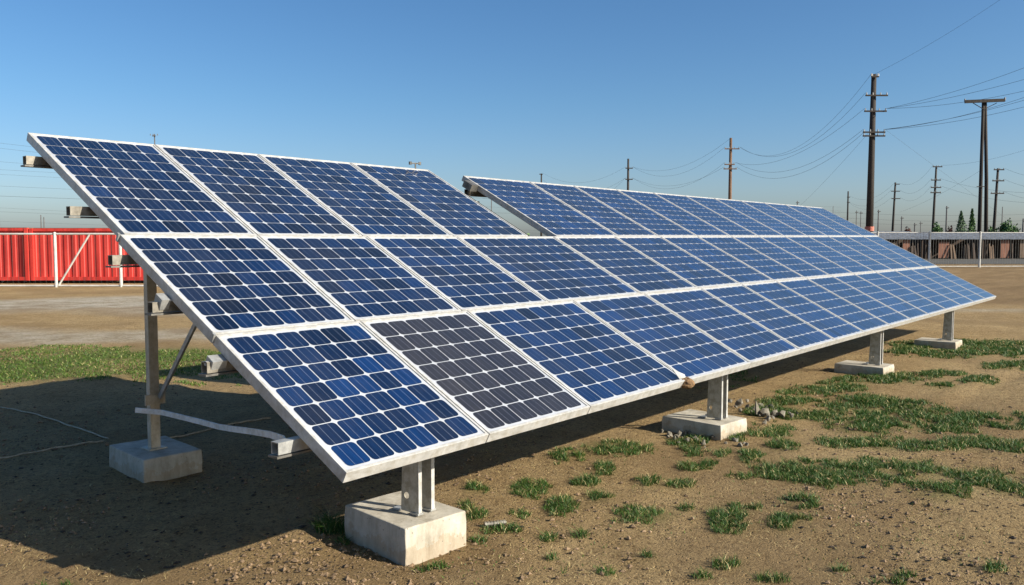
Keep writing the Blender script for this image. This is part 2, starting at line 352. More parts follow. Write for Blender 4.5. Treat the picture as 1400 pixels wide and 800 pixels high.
# ------------------------------------------------------------------ solar array
T = R(27.62); Z0 = .65
EX = np.array([1., 0, 0]); ES = np.array([0, math.cos(T), math.sin(T)]); EN = np.cross(EX, ES)
def pl(a, s, h=0.): return np.array([0, 0, Z0])+EX*a+ES*s+EN*h
array = empty('solar_array', (0, 0, 0), 'long tilted solar array of blue panels in three rows on a steel rack', 'solar array')
A0 = [0, .94, 1.87, 3.11, 4.21, 5.31, 6.27, 7.22, 8.2, 9.14, 10.06, 11.1, 12.1, 13.06, 14.0, 14.93]
A1 = [0, .91, 1.83, 2.81, 4.17, 5.27, 6.26, 7.20, 8.19, 9.12, 10.09, 11.1, 12.06, 13.02, 14.02, 15.0]
A2 = [.03, .91, 1.80, 2.78, 3.79]
A3 = [4.23, 5.36, 6.24, 7.22, 8.19, 9.13, 10.11, 11.1, 12.07, 13.06, 14.06, 15.05]
def s1(a): return 1.135+.010*math.sin(a/15*math.pi)*1.5
def s2(a): return 2.225 if a < 2.5 else 2.225+.0115*(a-2.5)
def s3(a): return 3.70 if a < 4 else 3.625
TH = .058
def module(a0, a1, slo, shi, rows, shade, grey, label=None):
    root = empty('solar_panel', pl(a0, slo(a0))); root.parent = array
    if label: root['label'] = label
    g = .0035
    c = [(a0+g, slo(a0)+g), (a1-g, slo(a1)+g), (a1-g, shi(a1)-g), (a0+g, shi(a0)-g)]
    def P(u, v, h=0.):
        a = (c[0][0]*(1-u)+c[1][0]*u)*(1-v)+(c[3][0]*(1-u)+c[2][0]*u)*v
        s = (c[0][1]*(1-u)+c[1][1]*u)*(1-v)+(c[3][1]*(1-u)+c[2][1]*u)*v
        return pl(a, s, h)
    wd = a1-a0; ht = shi(a0)-slo(a0); fw, fs = .016/wd, .016/ht
    # frame: ring with lip
    fm = MB(); V = []; F = []
    for (u, v) in ((0, 0), (1, 0), (1, 1), (0, 1)):
        iu = fw if u == 0 else 1-fw; iv = fs if v == 0 else 1-fs
        V += [P(u, v, -TH), P(u, v, 0), P(iu, iv, 0), P(iu, iv, -.008), P(iu, iv, -TH)]
    for k in range(4):
        a, b = k*5, ((k+1) % 4)*5
        for j in range(4): F.append((a+j, b+j, b+j+1, a+j+1))
        F.append((a+4, b+4, b, a))
    fm.add(V, F); fr = fm.build('frame', M['frame'], root, bevel=.0022)
    # laminate: white sheet with thickness
    sh = MB(); q = [P(fw, fs), P(1-fw, fs), P(1-fw, 1-fs), P(fw, 1-fs)]
    sh.add([x-EN*.006 for x in q]+[x-EN*.011 for x in q], [(0, 1, 2, 3), (4, 7, 6, 5)]); sh.build('white_sheet', M['backsheet'], root)
    # cells
    cols = max(6, round(wd/.157)); mu, mv = .034/wd, .032/ht; gap = .0029
    V = []; F = []; UV = []; C = []
    for i in range(cols):
        for j in range(rows):
            u0 = mu+(1-2*mu)*i/cols; u1 = mu+(1-2*mu)*(i+1)/cols; v0 = mv+(1-2*mv)*j/rows; v1 = mv+(1-2*mv)*(j+1)/rows
            gu, gv = gap*1.35/wd, gap/ht*1.1; u0 += gu; u1 -= gu; v0 += gv; v1 -= gv
            cu, cv = (u1-u0), (v1-v0); k0 = len(V); ch = .155
            outl = []
            for (cx, cy, sx, sy) in ((0, 0, 1, 1), (1, 0, -1, 1), (1, 1, -1, -1), (0, 1, 1, -1)):
                pts = [(cx+sx*ch*(1-math.sin(t)), cy+sy*ch*(1-math.cos(t))) for t in (0, R(30), R(60), R(90))]
                if sx*sy > 0: pts = pts[::-1]
                outl += pts
            for (x, y) in outl:
                V.append(P(u0+cu*x, v0+cv*y, -.0045)); UV.append((x, y))
            F.append(tuple(range(k0, k0+len(outl))))
            val = min(1, max(0, shade+random.gauss(0, .15)+.18*(random.random() < .18)-.35*(random.random() < .15)))
            C += [(val, grey if grey < .5 else 1.0, 0, 1)]*len(outl)
    me = bpy.data.meshes.new('cells'); o_ = np.array(root['_o']); me.from_pydata([tuple(v-o_) for v in V], [], F); me.update()
    ul = me.uv_layers.new(name='cell_uv'); li = np.empty(len(me.loops), np.int32); me.loops.foreach_get('vertex_index', li)
    off = np.array([(random.randint(0, 50), random.randint(0, 50)) for _ in range(len(F))])
    uva = np.array(UV)*.998+.001; ul.data.foreach_set('uv', (uva+np.repeat(off, len(outl), 0))[li].ravel())
    at = me.attributes.new('cell_shade', 'FLOAT_COLOR', 'POINT'); at.data.foreach_set('color', np.array(C).ravel())
    me.materials.append(M['cells']); co = bpy.data.objects.new('cells', me); COL.objects.link(co); co.parent = root
    return root
zero = lambda a: 0.
for r_, (A, lo, hi, rows) in enumerate(((A0, zero, s1, 7), (A1, s1, s2, 7), (A2, s2, s3, 9), (A3, s2, s3, 9))):
    for i in range(len(A)-1):
        grey = 1. if (r_ == 0 and i == 1) else 0.
        shade = {0: .62, 1: .50, 2: .42, 3: .6}[r_]+random.uniform(-.08, .08)
        if r_ == 1 and i in (0, 1): shade = .36+.04*i
        module(A[i], A[i+1], lo, hi, rows, shade, grey, 'dark grey panel among the blue ones in the bottom row' if grey else None)
# purlins: lipped channels lying under the panels, sticking out at the left end
def purlin(s, a0, a1):
    o0, o1 = pl(a0, s, -TH-.052), pl(a1, s, -TH-.052); h, b, t, lp = .03, .055, .005, .014; YV, ZV = np.array([0, 1., 0]), np.array([0, 0, 1.])
    pr = [(-b/2, h), (b/2, h), (b/2, h-lp), (b/2-t, h-lp), (b/2-t, h-t), (-b/2+t, h-t), (-b/2+t, -h+t), (b/2-t, -h+t), (b/2-t, -h+lp), (b/2, -h+lp), (b/2, -h), (-b/2, -h)]
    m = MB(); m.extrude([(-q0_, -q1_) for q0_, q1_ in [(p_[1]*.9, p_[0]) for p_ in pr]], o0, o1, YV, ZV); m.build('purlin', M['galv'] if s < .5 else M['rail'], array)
    m = MB(); q0 = o0-EX*.012-ZV*.037; q1 = o1-ZV*.037; m.bar(q0, q1, .07, .010, ZV); m.build('purlin_strip', M['galv_dark'], array)
for s, a1, pp in ((3.48, 3.74, .045), (2.74, 3.72, .06), (2.12, 14.9, .075), (1.60, 14.9, .09), (1.02, 14.9, .09), (.36, 14.8, .10)):
    purlin(s, -pp, a1)
for s, a_ in ((3.45, 4.17), (2.78, 4.6)): purlin(s, a_, 14.95)
# end clamps on the panel edge
for s in (1.135, 2.225):
    m = MB(); m.box(pl(-.003, s, -.02), (.012, .02, .05), axes=(EX, ES, EN)); m.build('end_clamp', M['galv'], array)
# piers and rear posts (one frame per footing)
PIERS = [(.855, .45, .17), (4.34, .36, .12), (8.64, .28, .10), (12.25, .22, .08)]
def under(y, x): return Z0+math.tan(T)*y-.06/math.cos(T)
for k, (px, py, zt) in enumerate(PIERS):
    pier = empty('pier_bracket', (px, py, zt)); pier.parent = array
    for sx in (-.048, .048):
        m = MB(); zb = zt+.012; y0, y1 = py-.055, py+.075
        V = []; zt0, zt1 = under(y0, px)-.005, under(y1-.03, px)-.005; t = .004; x = px+sx
        # tapered web with a hole
        out = [(y0, zb), (y1, zb), (y1-.03, zt1), (y0, zt0)]
        n = 20; cy, cz = py+.03, zt+.10; hr = .018
        ring = [(cy+hr*math.cos(2*math.pi*j/n), cz+hr*math.sin(2*math.pi*j/n)) for j in range(n)]
        # web as outer boundary sampled by angle to join the ring
        def hit(a):
            dx_, dz_ = math.cos(a), math.sin(a); best = 9
            for q in range(4):
                (ya, za), (yb, zb_) = out[q], out[(q+1) % 4]; ex, ez = yb-ya, zb_-za
                den = dx_*ez-dz_*ex
                if abs(den) < 1e-9: continue
                tt = ((ya-cy)*ez-(za-cz)*ex)/den; uu = ((ya-cy)*dz_-(za-cz)*dx_)/den
                if tt > 0 and -1e-6 <= uu <= 1+1e-6: best = min(best, tt)
            return (cy+dx_*best, cz+dz_*best)
        angs = sorted([2*math.pi*j/n for j in range(n)]+[math.atan2(p_[1]-cz, p_[0]-cy) % (2*math.pi) for p_ in out])
        inner = [(cy+hr*math.cos(a), cz+hr*math.sin(a)) for a in angs]; outer = [hit(a) for a in angs]; L = len(angs)
        V = []
        for xx in (x-t/2, x+t/2): V += [(xx, a, b) for a, b in inner]+[(xx, a, b) for a, b in outer]
        F = []
        for j in range(L):
            j2 = (j+1) % L
            F += [(j, j2, L+j2, L+j), (2*L+j, 3*L+j, 3*L+j2, 2*L+j2), (j, 2*L+j, 2*L+j2, j2), (L+j, L+j2, 3*L+j2, 3*L+j)]
        m.add(V, F); m.build('side_plate', M['plate'], pier)
        m = MB(); fl = .024 if sx < 0 else .024
        m.bar((x+(.010), y0-.0045, zb), (x+(.010), y0-.0045, zt0), fl, .006, (0, 1, 0)); m.build('flange', M['frame'], pier)
        m = MB(); m.box((x+.01, y0+.02, zb+.0), (.04, .06, .010)); m.box((x+.01, y0+.16, zb+.0), (.04, .05, .010)); m.build('foot_lug', M['galv'], pier)
    m = MB(); zb = under(py-.03, px)-.055
    m.tube([(px-.06, py-.03, zb), (px+.085, py-.03, zb)], .009, 8); m.tube([(px+.052, py-.03, zb), (px+.068, py-.03, zb)], .019, 6)
    if k == 1: m.tube([(px+.08, py-.03, zb), (px+.16, py-.04, zb+.02), (px+.19, py-.04, zb+.05)], .006, 6); m.tube([(px+.16, py-.04, zb+.02), (px+.20, py-.05, zb-.03)], .006, 6)
    m.build('through_bolt', M['galv'], pier)
    rx, ry, rz = (px-.15, 3.0, .15)
    # rear post: two face channels
    zp = under(ry, rx)-.10
    m = MB(); prof = [(-.035, -.025), (.035, -.025), (.035, -.005), (.030, -.005), (.030, -.020), (-.030, -.020), (-.030, .020), (.030, .020), (.030, .005), (.035, .005), (.035, .025), (-.035, .025)]
    m.extrude(prof, (rx, ry, rz), (rx, ry, zp), (1, 0, 0), (0, 1, 0)); m.build('rear_post', M['post'], array)
    m = MB(); m.box((rx, ry-.03, rz+.36), (.15, .008, .075)); m.build('splice_plate', M['post'], array)
    m = MB(); m.box((rx, ry, rz+.004), (.13, .13, .008)); m.build('base_plate', M['post'], array)
    b0 = (rx+.03, ry-.04, .52); yb = 2.05; b1 = (rx+.03, yb, under(yb, rx)-.12)
    m = MB(); m.bar(b0, b1, .018, .032); m.build('brace', M['galv'], array)
    # sloping rafter that joins pier and post
    m = MB(); m.bar(pl(rx+.06, .25, -TH-.125-.02), pl(rx+.06, 3.55, -TH-.125-.02), .045, .07, EN); m.build('rafter', M['galv_dark'], array)
# purlin bracket seen beside the post
m = MB(); c = pl(-.03, 1.60, -TH-.02); m.box(c, (.05, .07, .06), axes=(EX, ES, EN)); m.build('rail_clip', M['galv'], array)
c = pl(-.03, 1.02, -TH-.03); m = MB(); m.box(c, (.08, .06, .05), axes=(EX, ES, EN)); m.tube([c+EN*.0-EX*.06, c+EX*.02], .012, 8); m.build('rail_clip', M['galv'], array)
# junction piece hanging at the top end of the gap, little sensor on the top edge
m = MB(); c = pl(4.16, 3.42, -.03); m.box(c, (.10, .12, .07), axes=(EX, ES, EN)); m.build('junction_box', M['galv_dark'], array)
m = MB(); c = pl(3.60, s3(3)-.01, 0); m.tube([c, c+np.array([0, 0, .05])], .008, 6); m.tube([c+np.array([-.07, 0, .05]), c+np.array([.06, 0, .055])], .007, 6)
m.tube([c+np.array([-.07, 0, .035]), c+np.array([-.07, 0, .065])], .016, 6); m.tube([c+np.array([.06, 0, .04]), c+np.array([.06, 0, .07])], .014, 6); m.build('wind_sensor', M['galv_dark'], array)
# damaged corner: bent tab and mud
m = MB(); c = pl(3.02, .03, .006); m.add([c, c+EX*.09, c+EX*.10+ES*.02+EN*.01, c+ES*.075-EX*.01+EN*.035, c-EN*.004, c+EX*.09-EN*.004, c+EX*.1+ES*.02+EN*.006, c+ES*.075-EX*.01+EN*.03], [(0, 1, 2, 3), (4, 7, 6, 5), (0, 4, 5, 1), (1, 5, 6, 2), (2, 6, 7, 3), (3, 7, 4, 0)]); tag(m.build('bent_tab', M['frame'], array), 'bent white metal tab at a panel corner')
def rockmesh(c, size, seed, n=1, jit=.28, squash=.8):
    rr = random.Random(seed); bm = bmesh.new(); bmesh.ops.create_icosphere(bm, subdivisions=n, radius=1)
    V = [];
    sx, sy, sz = rr.uniform(.7, 1.2), rr.uniform(.7, 1.2), rr.uniform(.5, 1.)*squash
    q = Matrix.Rotation(rr.uniform(0, 6), 3, 'Z') @ Matrix.Rotation(rr.uniform(-.6, .6), 3, 'X')
    for v in bm.verts:
        p = v.co*(1+rr.uniform(-jit, jit)); p = q @ Vector((p.x*sx, p.y*sy, p.z*sz)); V.append(tuple(np.array(c)+np.array(p)*size))
    F = [tuple(x.index for x in f.verts) for f in bm.faces]; bm.free(); return V, F
m = MB(); V, F = rockmesh(pl(3.10, .0, -.022), .052, 5, 3, .12); m.add(V, F); tag(m.build('mud_clump', M['mud'], array), 'brown mud clump stuck to the lower frame edge')

# ------------------------------------------------------------------ concrete footings
def footing(cx, cy, w_, d_, zt, rz, label):
    m = MB(); bm = bmesh.new(); bmesh.ops.create_cube(bm, size=1)
    bm.verts.ensure_lookup_table()
    bmesh.ops.subdivide_edges(bm, edges=bm.edges, cuts=4, use_grid_fill=True)
    h = zt+.12; V = []
    for v in bm.verts:
        p = np.array(v.co)*np.array([w_, d_, h])
        edge = sum(abs(abs(c)-.5) < 1e-3 for c in v.co)
        j = .0015 if edge == 1 else .004 if edge == 2 else .006
        p += rng.normal(0, j*.3, 3)
        if v.co.z > .49: p *= np.array([.985, .985, 1])
        x, y = p[0]*math.cos(rz)-p[1]*math.sin(rz), p[0]*math.sin(rz)+p[1]*math.cos(rz)
        V.append((cx+x, cy+y, zt-h/2+p[2]))
    F = [tuple(x.index for x in f.verts) for f in bm.faces]; bm.free()
    m.add(V, F); o = m.build('concrete_footing', M['concrete'], origin=(cx, cy, 0), bevel=.007)
    tag(o, label, 'concrete block', 'concrete blocks under the array')
footing(.865, .56, .42, .56, .17, R(-6), 'front concrete block nearest the viewer, under the near end of the lower edge')
footing(.72, 3.02, .42, .62, .15, R(-5), 'shaded concrete block under the tall rear post at left')
footing(4.34, .48, .44, .58, .12, R(-5), 'concrete block with rubble heaped at its front')
footing(8.64, .42, .42, .60, .10, R(-2), 'low concrete block third from the near end, edged by grass')
footing(12.25, .36, .46, .60, .08, R(0), 'farthest low concrete block in the grass at the far end')
for x in (4.19, 8.49, 12.1):
    footing(x, 3.02, .42, .62, .15, R(-4), 'concrete block hidden in deep shade beneath the panels')

# ------------------------------------------------------------------ loose strip, rail end, cords, pipe
pts = [(.45, 2.75, .50), (.56, 2.6, .485), (.59, 2.2, .475), (.56, 1.9, .485), (.47, 1.6, .53), (.39, 1.3, .575), (.31, 1.0, .615), (.18, .7, .66), (.02, .45, .70)]
m = MB()
sm = []
for i in range(len(pts)-1):
    for t in (0, .5): sm.append(np.array(pts[i])*(1-t)+np.array(pts[i+1])*t)
sm.append(np.array(pts[-1]))
for i in range(len(sm)-1): m.bar(sm[i], sm[i]+(sm[i+1]-sm[i])*1.04, .010, .034)
tag(m.build('plastic_strip', M['plastic'], origin=(.45, 2.75, .5)), 'loose pale strip sagging from the rear post to the lower left corner', 'strip')
def cord(pix, label):
    m = MB(); P = []
    for i in range(len(pix)-1):
        for t in np.linspace(0, 1, 8, endpoint=False):
            p = gnd(pix[i][0]*(1-t)+pix[i+1][0]*t, pix[i][1]*(1-t)+pix[i+1][1]*t); p[2] = height(p[0], p[1])+.009; P.append(p)
    m.tube(P, .007, 5); tag(m.build('cord', M['cord'], origin=P[0]), label, 'cord')
cord([(-60, 540), (0, 553), (80, 573), (158, 603)], 'beige cord running diagonally across the shaded soil to the rear block')
cord([(-60, 632), (0, 625), (80, 612), (150, 603)], 'beige cord lying nearly level on the shaded soil at left')
cord([(232, 598), (300, 583), (380, 570)], 'thin cord on the shaded soil right of the rear block')
m = MB(); c = gnd(677, 716); c[2] = height(c[0], c[1])+.018; d = np.array([.055, -.035, .0])
P = [c+d*t for t in np.linspace(-1, 1, 15)]
for i in range(14): m.tube([P[i], P[i+1]], .0135 if i % 2 else .016, 8)
tag(m.build('ribbed_pipe_stub', M['rail'], origin=c), 'short grey ribbed pipe piece lying on the soil', 'pipe piece')

# ------------------------------------------------------------------ rubble around the second footing
rub = [(931, 590, .05), (944, 594, .05), (925, 598, .04), (956, 590, .055), (940, 603, .035), (966, 596, .045), (951, 602, .03), (975, 600, .04), (915, 595, .04), (962, 608, .03), (1004, 604, .04), (1012, 610, .035), (1002, 596, .045), (1033, 560, .045), (1045, 566, .06), (1058, 566, .05), (1070, 567, .045), (1022, 557, .04), (1040, 556, .05), (1010, 553, .05), (998, 549, .04), (1082, 569, .03), (1055, 558, .04), (937, 585, .035), (1050, 573, .035)]
rub += [(x+random.uniform(-14, 14), y+random.uniform(-5, 6), s*random.uniform(.35, .8)) for x, y, s in rub+rub if True]
for i, (x, y, s) in enumerate(rub):
    p = gnd(x, y); m = MB(); s *= .75; V, F = rockmesh((p[0], p[1], s*.25), s, 40+i, 0 if i % 3 else 1, .42, 1.3); m.add(V, F)
    if x < 1018: lb, gp = 'grey broken stone heaped in front of the second concrete block', 'stones heaped before the second block'
    else: lb, gp = 'grey broken stone scattered right of the second concrete block', 'stones right of the second block'
    tag(m.build('stone', M['stone'], origin=(p[0], p[1], 0)), lb, 'stone', gp)
p = gnd(1036, 566); m = MB(); m.add([(p[0]-.03, p[1], 0), (p[0]+.04, p[1]-.02, 0), (p[0]+.02, p[1]+.04, 0), (p[0]-.03, p[1]+.01, .19), (p[0]-.01, p[1]+.02, .14)], [(0, 1, 2), (0, 1, 4, 3), (1, 2, 4), (0, 3, 2), (2, 3, 4)])
tag(m.build('stone_shard', M['stone'], origin=(p[0], p[1], 0)), 'upright pointed pale stone shard right of the second concrete block', 'stone')

# ------------------------------------------------------------------ pebbles and clods
def clods(nm, n, seed_, mat, lab, smin, smax, flat=.7):
    oct_ = np.array([(1, 0, 0), (-1, 0, 0), (0, 1, 0), (0, -1, 0), (0, 0, 1), (0, 0, -1)], float)
    fc = np.array([(0, 2, 4), (2, 1, 4), (1, 3, 4), (3, 0, 4), (2, 0, 5), (1, 2, 5), (3, 1, 5), (0, 3, 5)])
    P = []
    px = rng.uniform(-250, 1650, n*3); py = 800-(rng.random(n*3)**1.0)*360+40
    k = rng.random(n*3)
    for x, y, a in zip(px, py, k):
        if len(P) > n: break
        p = gnd(x, y)
        if vn(p[0]*1.1, p[1]*1.1, seed_) < .35+.3*a: continue
        P.append((p[0], p[1]))
    P = np.array(P); n = len(P); s = smin*(1+rng.random(n))+smax*rng.random(n)**6
    A = rng.uniform(0, 6.28, n); V = oct_[None]*(.7+.6*rng.random((n, 6, 1)))*s[:, None, None]*np.array([1.2, 1, flat])
    ca, sa = np.cos(A)[:, None], np.sin(A)[:, None]
    X = V[..., 0]*ca-V[..., 1]*sa+P[:, :1]; Y = V[..., 0]*sa+V[..., 1]*ca+P[:, 1:]
    Z = V[..., 2]+(height(P[:, 0], P[:, 1])+s*.3)[:, None]
    VV = np.stack([X, Y, Z], -1).reshape(-1, 3); FF = (fc[None]+np.arange(n)[:, None, None]*6).reshape(-1, 3)
    me = bpy.data.meshes.new(nm); me.from_pydata(VV.tolist(), [], FF.tolist()); me.update(); me.materials.append(mat)
    o = bpy.data.objects.new(nm, me); COL.objects.link(o); tag(o, lab, 'pebbles', kind='stuff')
clods('soil_clods', 14000, 12, M['pebble'], 'small tan clods and pebbles strewn over the dry soil', .003, .013)
clods('dark_pit_specks', 2300, 77, M['pit_shade'], 'dark specks standing in for shaded pits in the tan soil', .004, .012, .45)  # added dark specks that stand in for shaded dents in the soil

# ------------------------------------------------------------------ grass
def grass():
    B = []                       # x,y,height,width,tint
    for (cx, cy, rx, ry) in PATCH:
        p = gnd(cx, cy); d = np.linalg.norm(p-CAM); scale = max(1, d/5.5)
        ex = gnd(cx+rx, cy); ey = gnd(cx, cy-ry); ax = ex[:2]-p[:2]; ay = ey[:2]-p[:2]
        area = math.pi*abs(ax[0]*ay[1]-ax[1]*ay[0])
        n = int(min(42000, area*17000/scale**1.25)); n = max(n, 60)
        ang = rng.uniform(0, 2*math.pi, n); rad = np.sqrt(rng.random(n))*(1.3 if rx > 38 else 1.12)
        q = p[:2]+np.outer(np.cos(ang)*rad, ax)+np.outer(np.sin(ang)*rad, ay)
        nz = vn(q[:, 0]*5.5, q[:, 1]*5.5, 21)*.55+vn(q[:, 0]*15, q[:, 1]*15, 22)*.45
        big = rx > 38; keep = nz > ((.30 if big else .28)+(.30 if big else .36)*rad**2); q = q[keep]; rad = rad[keep]; nz = nz[keep]; m_ = len(q)
        h = (.014+.036*rng.random(m_))*(1.15-.5*rad)*scale**.22*(.8+.6*nz)
        if (cx, cy) in ((455, 722),): h *= 2.2
        wd = np.full(m_, .0021)*scale**.9
        tint = np.clip(.30+.30*rng.random(m_)+.35*(nz-.5)+(rng.random(m_) < .13)*.5, 0, 1)
        B.append(np.column_stack([q, h, wd, tint]))
    # strip of grass across the left, beyond the array
    n = 60000
    q_ = rng.uniform(9.3, 13.4, n); l_ = rng.uniform(-11, 3, n)
    fx, fy = math.sin(YAW), math.cos(YAW)
    x = CAM[0]+q_*fx+l_*fy; y = CAM[1]+q_*fy-l_*fx
    nz = vn(x*.9, y*.9, 31)*.6+vn(x*4, y*4, 32)*.4
    edge = np.clip(np.minimum(q_-9.4, 13.3-q_)/1.0, 0, 1)
    keep = nz > .66-.34*edge
    x, y, nz = x[keep], y[keep], nz[keep]; m_ = len(x)
    B.append(np.column_stack([x, y, .012+.028*rng.random(m_), np.full(m_, .006), np.clip(.52+.30*rng.random(m_)+.2*(nz-.5)+(rng.random(m_) < .10)*.3, 0, .93)]))
    # flattened dry straw
    n = 26000; P = np.array([gnd(a, b)[:2] for a, b in zip(rng.uniform(-150, 1550, n), 810-rng.random(n)**.8*330)])
    nz = vn(P[:, 0]*1.4, P[:, 1]*1.4, 51)*.6+vn(P[:, 0]*6, P[:, 1]*6, 52)*.4; P = P[nz > .46]; m_ = len(P)
    straw = np.column_stack([P, .004+.012*rng.random(m_), np.full(m_, .0016), np.ones(m_)])
    # sparse stray blades
    n = 3200; P = np.array([gnd(a, b)[:2] for a, b in zip(rng.uniform(560, 1450, n), rng.uniform(470, 810, n))])
    nz = vn(P[:, 0]*2.2, P[:, 1]*2.2, 41); P = P[nz > .60]; m_ = len(P)
    B.append(np.column_stack([P, .006+.014*rng.random(m_), np.full(m_, .003), rng.uniform(.3, .95, m_)]))
    B.append(straw); B = np.vstack(B); n = len(B); print('blades', n)
    a = rng.uniform(0, 2*math.pi, n); lean = rng.uniform(.1, 1.7, n)*B[:, 2]; lean[-len(straw):] = rng.uniform(.015, .06, len(straw)); la = rng.uniform(0, 2*math.pi, n)
    z = height(B[:, 0], B[:, 1])-.003
    wx, wy = np.cos(a)*B[:, 3], np.sin(a)*B[:, 3]; lx, ly = np.cos(la)*lean, np.sin(la)*lean
    base = np.column_stack([B[:, 0], B[:, 1], z]); W = np.column_stack([wx, wy, 0*z]); L = np.column_stack([lx, ly, 0*z]); Hh = np.column_stack([0*z, 0*z, B[:, 2]])
    v = np.stack([base-W, base+W, base+W*.8+L*.35+Hh*.6, base-W*.8+L*.35+Hh*.6, base+L+Hh*.95], 1).reshape(-1, 3)
    i = np.arange(n)*5
    me = bpy.data.meshes.new('grass'); me.vertices.add(len(v)); me.vertices.foreach_set('co', v.ravel())
    lp = np.concatenate([np.stack([i, i+1, i+2, i+3], 1), np.stack([i+3, i+2, i+4], 1)], 1).ravel().astype(np.int32)
    st = np.stack([np.arange(n)*7, np.arange(n)*7+4], 1).ravel().astype(np.int32)
    me.loops.add(len(lp)); me.loops.foreach_set('vertex_index', lp); me.polygons.add(2*n); me.polygons.foreach_set('loop_start', st); me.update(calc_edges=True)
    t = np.repeat(B[:, 4], 5); c = np.column_stack([t, t, t, np.ones_like(t)])
    at = me.attributes.new('tint', 'FLOAT_COLOR', 'POINT'); at.data.foreach_set('color', c.ravel())
    me.materials.append(M['grass']); o = bpy.data.objects.new('grass', me); COL.objects.link(o); tag(o, 'green grass tufts and patches growing in the dry soil', 'grass', kind='stuff')
grass()

# ------------------------------------------------------------------ left: red container and white pipe fence
FD = 30.3; UX = RT.copy(); UY = np.array([math.sin(YAW), math.cos(YAW), 0.])
def at(px, d, z=0.):                          # ground point straight below column px at depth d
    p = dep(px, 330, d); return np.array([p[0], p[1], z])
def wz(py, d): return CAM[2]+(330-py)*d/FPX*1.0
def container(px0, px1, d, zb, zt, label):
    a = at(px0, d); b = at(px1, d); L = np.linalg.norm(b-a); X = (b-a)/L; Y = np.array([-X[1], X[0], 0]); D = 2.4
    root = empty('shipping_container', a+np.array([0, 0, zb]), label, 'container')
    m = MB(); P = []; n = int(L/.30); x = 0
    prof = []
    for i in range(n):
        w0 = L/n; prof += [(i*w0, .0), (i*w0+w0*.42, .0), (i*w0+w0*.5, .03), (i*w0+w0*.92, .03)]
    prof.append((L, 0))
    for yy, sg in ((0, 1), (D, -1)):
        V = []; k = len(prof)
        for z in (zb+.14, zt-.10): V += [a+X*u+Y*(yy+sg*v)+np.array([0, 0, z]) for u, v in prof]
        m.add(V, [(i, i+1, k+i+1, k+i) for i in range(k-1)])
    m.box(a+Y*D/2+X*.02+np.array([0, 0, (zb+zt)/2]), (.04, D, zt-zb-.2), axes=(X, Y, (0, 0, 1)))
    m.box(a+Y*D/2+X*(L-.02)+np.array([0, 0, (zb+zt)/2]), (.04, D, zt-zb-.2), axes=(X, Y, (0, 0, 1)))
    m.build('corrugated_wall', M['redpaint'], root)
    m = MB()
    for z, h in ((zb+.07, .14), (zt-.05, .11)):
        for y in (-.02, D+.02): m.box(a+X*L/2+Y*y+np.array([0, 0, z]), (L, .09, h), axes=(X, Y, (0, 0, 1)))
    for u in (0, L):
        for y in (-.02, D+.02): m.box(a+X*u+Y*y+np.array([0, 0, (zb+zt)/2]), (.13, .13, zt-zb+.01), axes=(X, Y, (0, 0, 1)))
    m.build('container_frame', M['redpaint'], root)
    m = MB(); m.box(a+X*L/2+Y*D/2+np.array([0, 0, zt]), (L-.1, D-.1, .05), axes=(X, Y, (0, 0, 1))); m.build('roof', M['planks_tan'], root)
container(-330, 37, 33, .10, wz(312, 33), 'red corrugated shipping container cut by the left picture edge')
container(44, 262, 33.05, .10, wz(312.5, 33), 'red corrugated shipping container behind the diagonal fence brace')
def fence(name, label, pxs, d0, d1, pxa, pxb, ytop, ybot, step, mat, brace=None, r=.03, midrails=()):
    def P(px, z):
        t = (px-pxa)/(pxb-pxa); return at(px, 1/((1-t)/d0+t/d1), z)
    rt_ = r*.6 if r > .036 else r
    root = empty(name, P(pxs[0], 0), label, 'fence')
    for x in pxs:
        m = MB(); m.tube([P(x, -.05), P(x, ytop+.04)], r*1.6, 8); m.tube([P(x, ytop+.03), P(x, ytop+.07)], r*1.9, 8, r2=r*.6); m.build('post', M['fencewhite'], root)
    for z, nm in ((ytop, 'top_rail'), (ybot, 'bottom_rail')):
        m = MB(); m.tube([P(pxa, z), P(pxb, z)], rt_, 8); m.build(nm, M['fencewhite'], root)
    if brace:
        m = MB(); m.tube([P(brace[0], ybot), P(brace[1], ytop)], r, 8); m.build('brace', M['fencewhite'], root)
    m = MB(); a, b = P(pxa, 0), P(pxb, 0); L = np.linalg.norm(b-a); n = int(L/step); X = (b-a)/L; nrm = np.array([-X[1], X[0], 0])*.0
    for i in range(n):
        q = a+(b-a)*(i+.5)/n; m.tube([q+np.array([0, 0, ybot]), q+np.array([0, 0, ytop])], mat[1], 4, cap=False)
    for z in midrails: m.tube([a+np.array([0, 0, z]), b+np.array([0, 0, z])], mat[1], 4, cap=False)
    o = m.build('mesh_panel', mat[0], root)
fence('pipe_fence', 'white pipe fence with diagonal brace in front of the red containers', [-190, -100, -13, 75, 164, 252], 30.3, 30.3, -260, 330, wz(320, 30.3), .03, .2, (M['fencewire'], .0028), brace=(78, 123), r=.035)
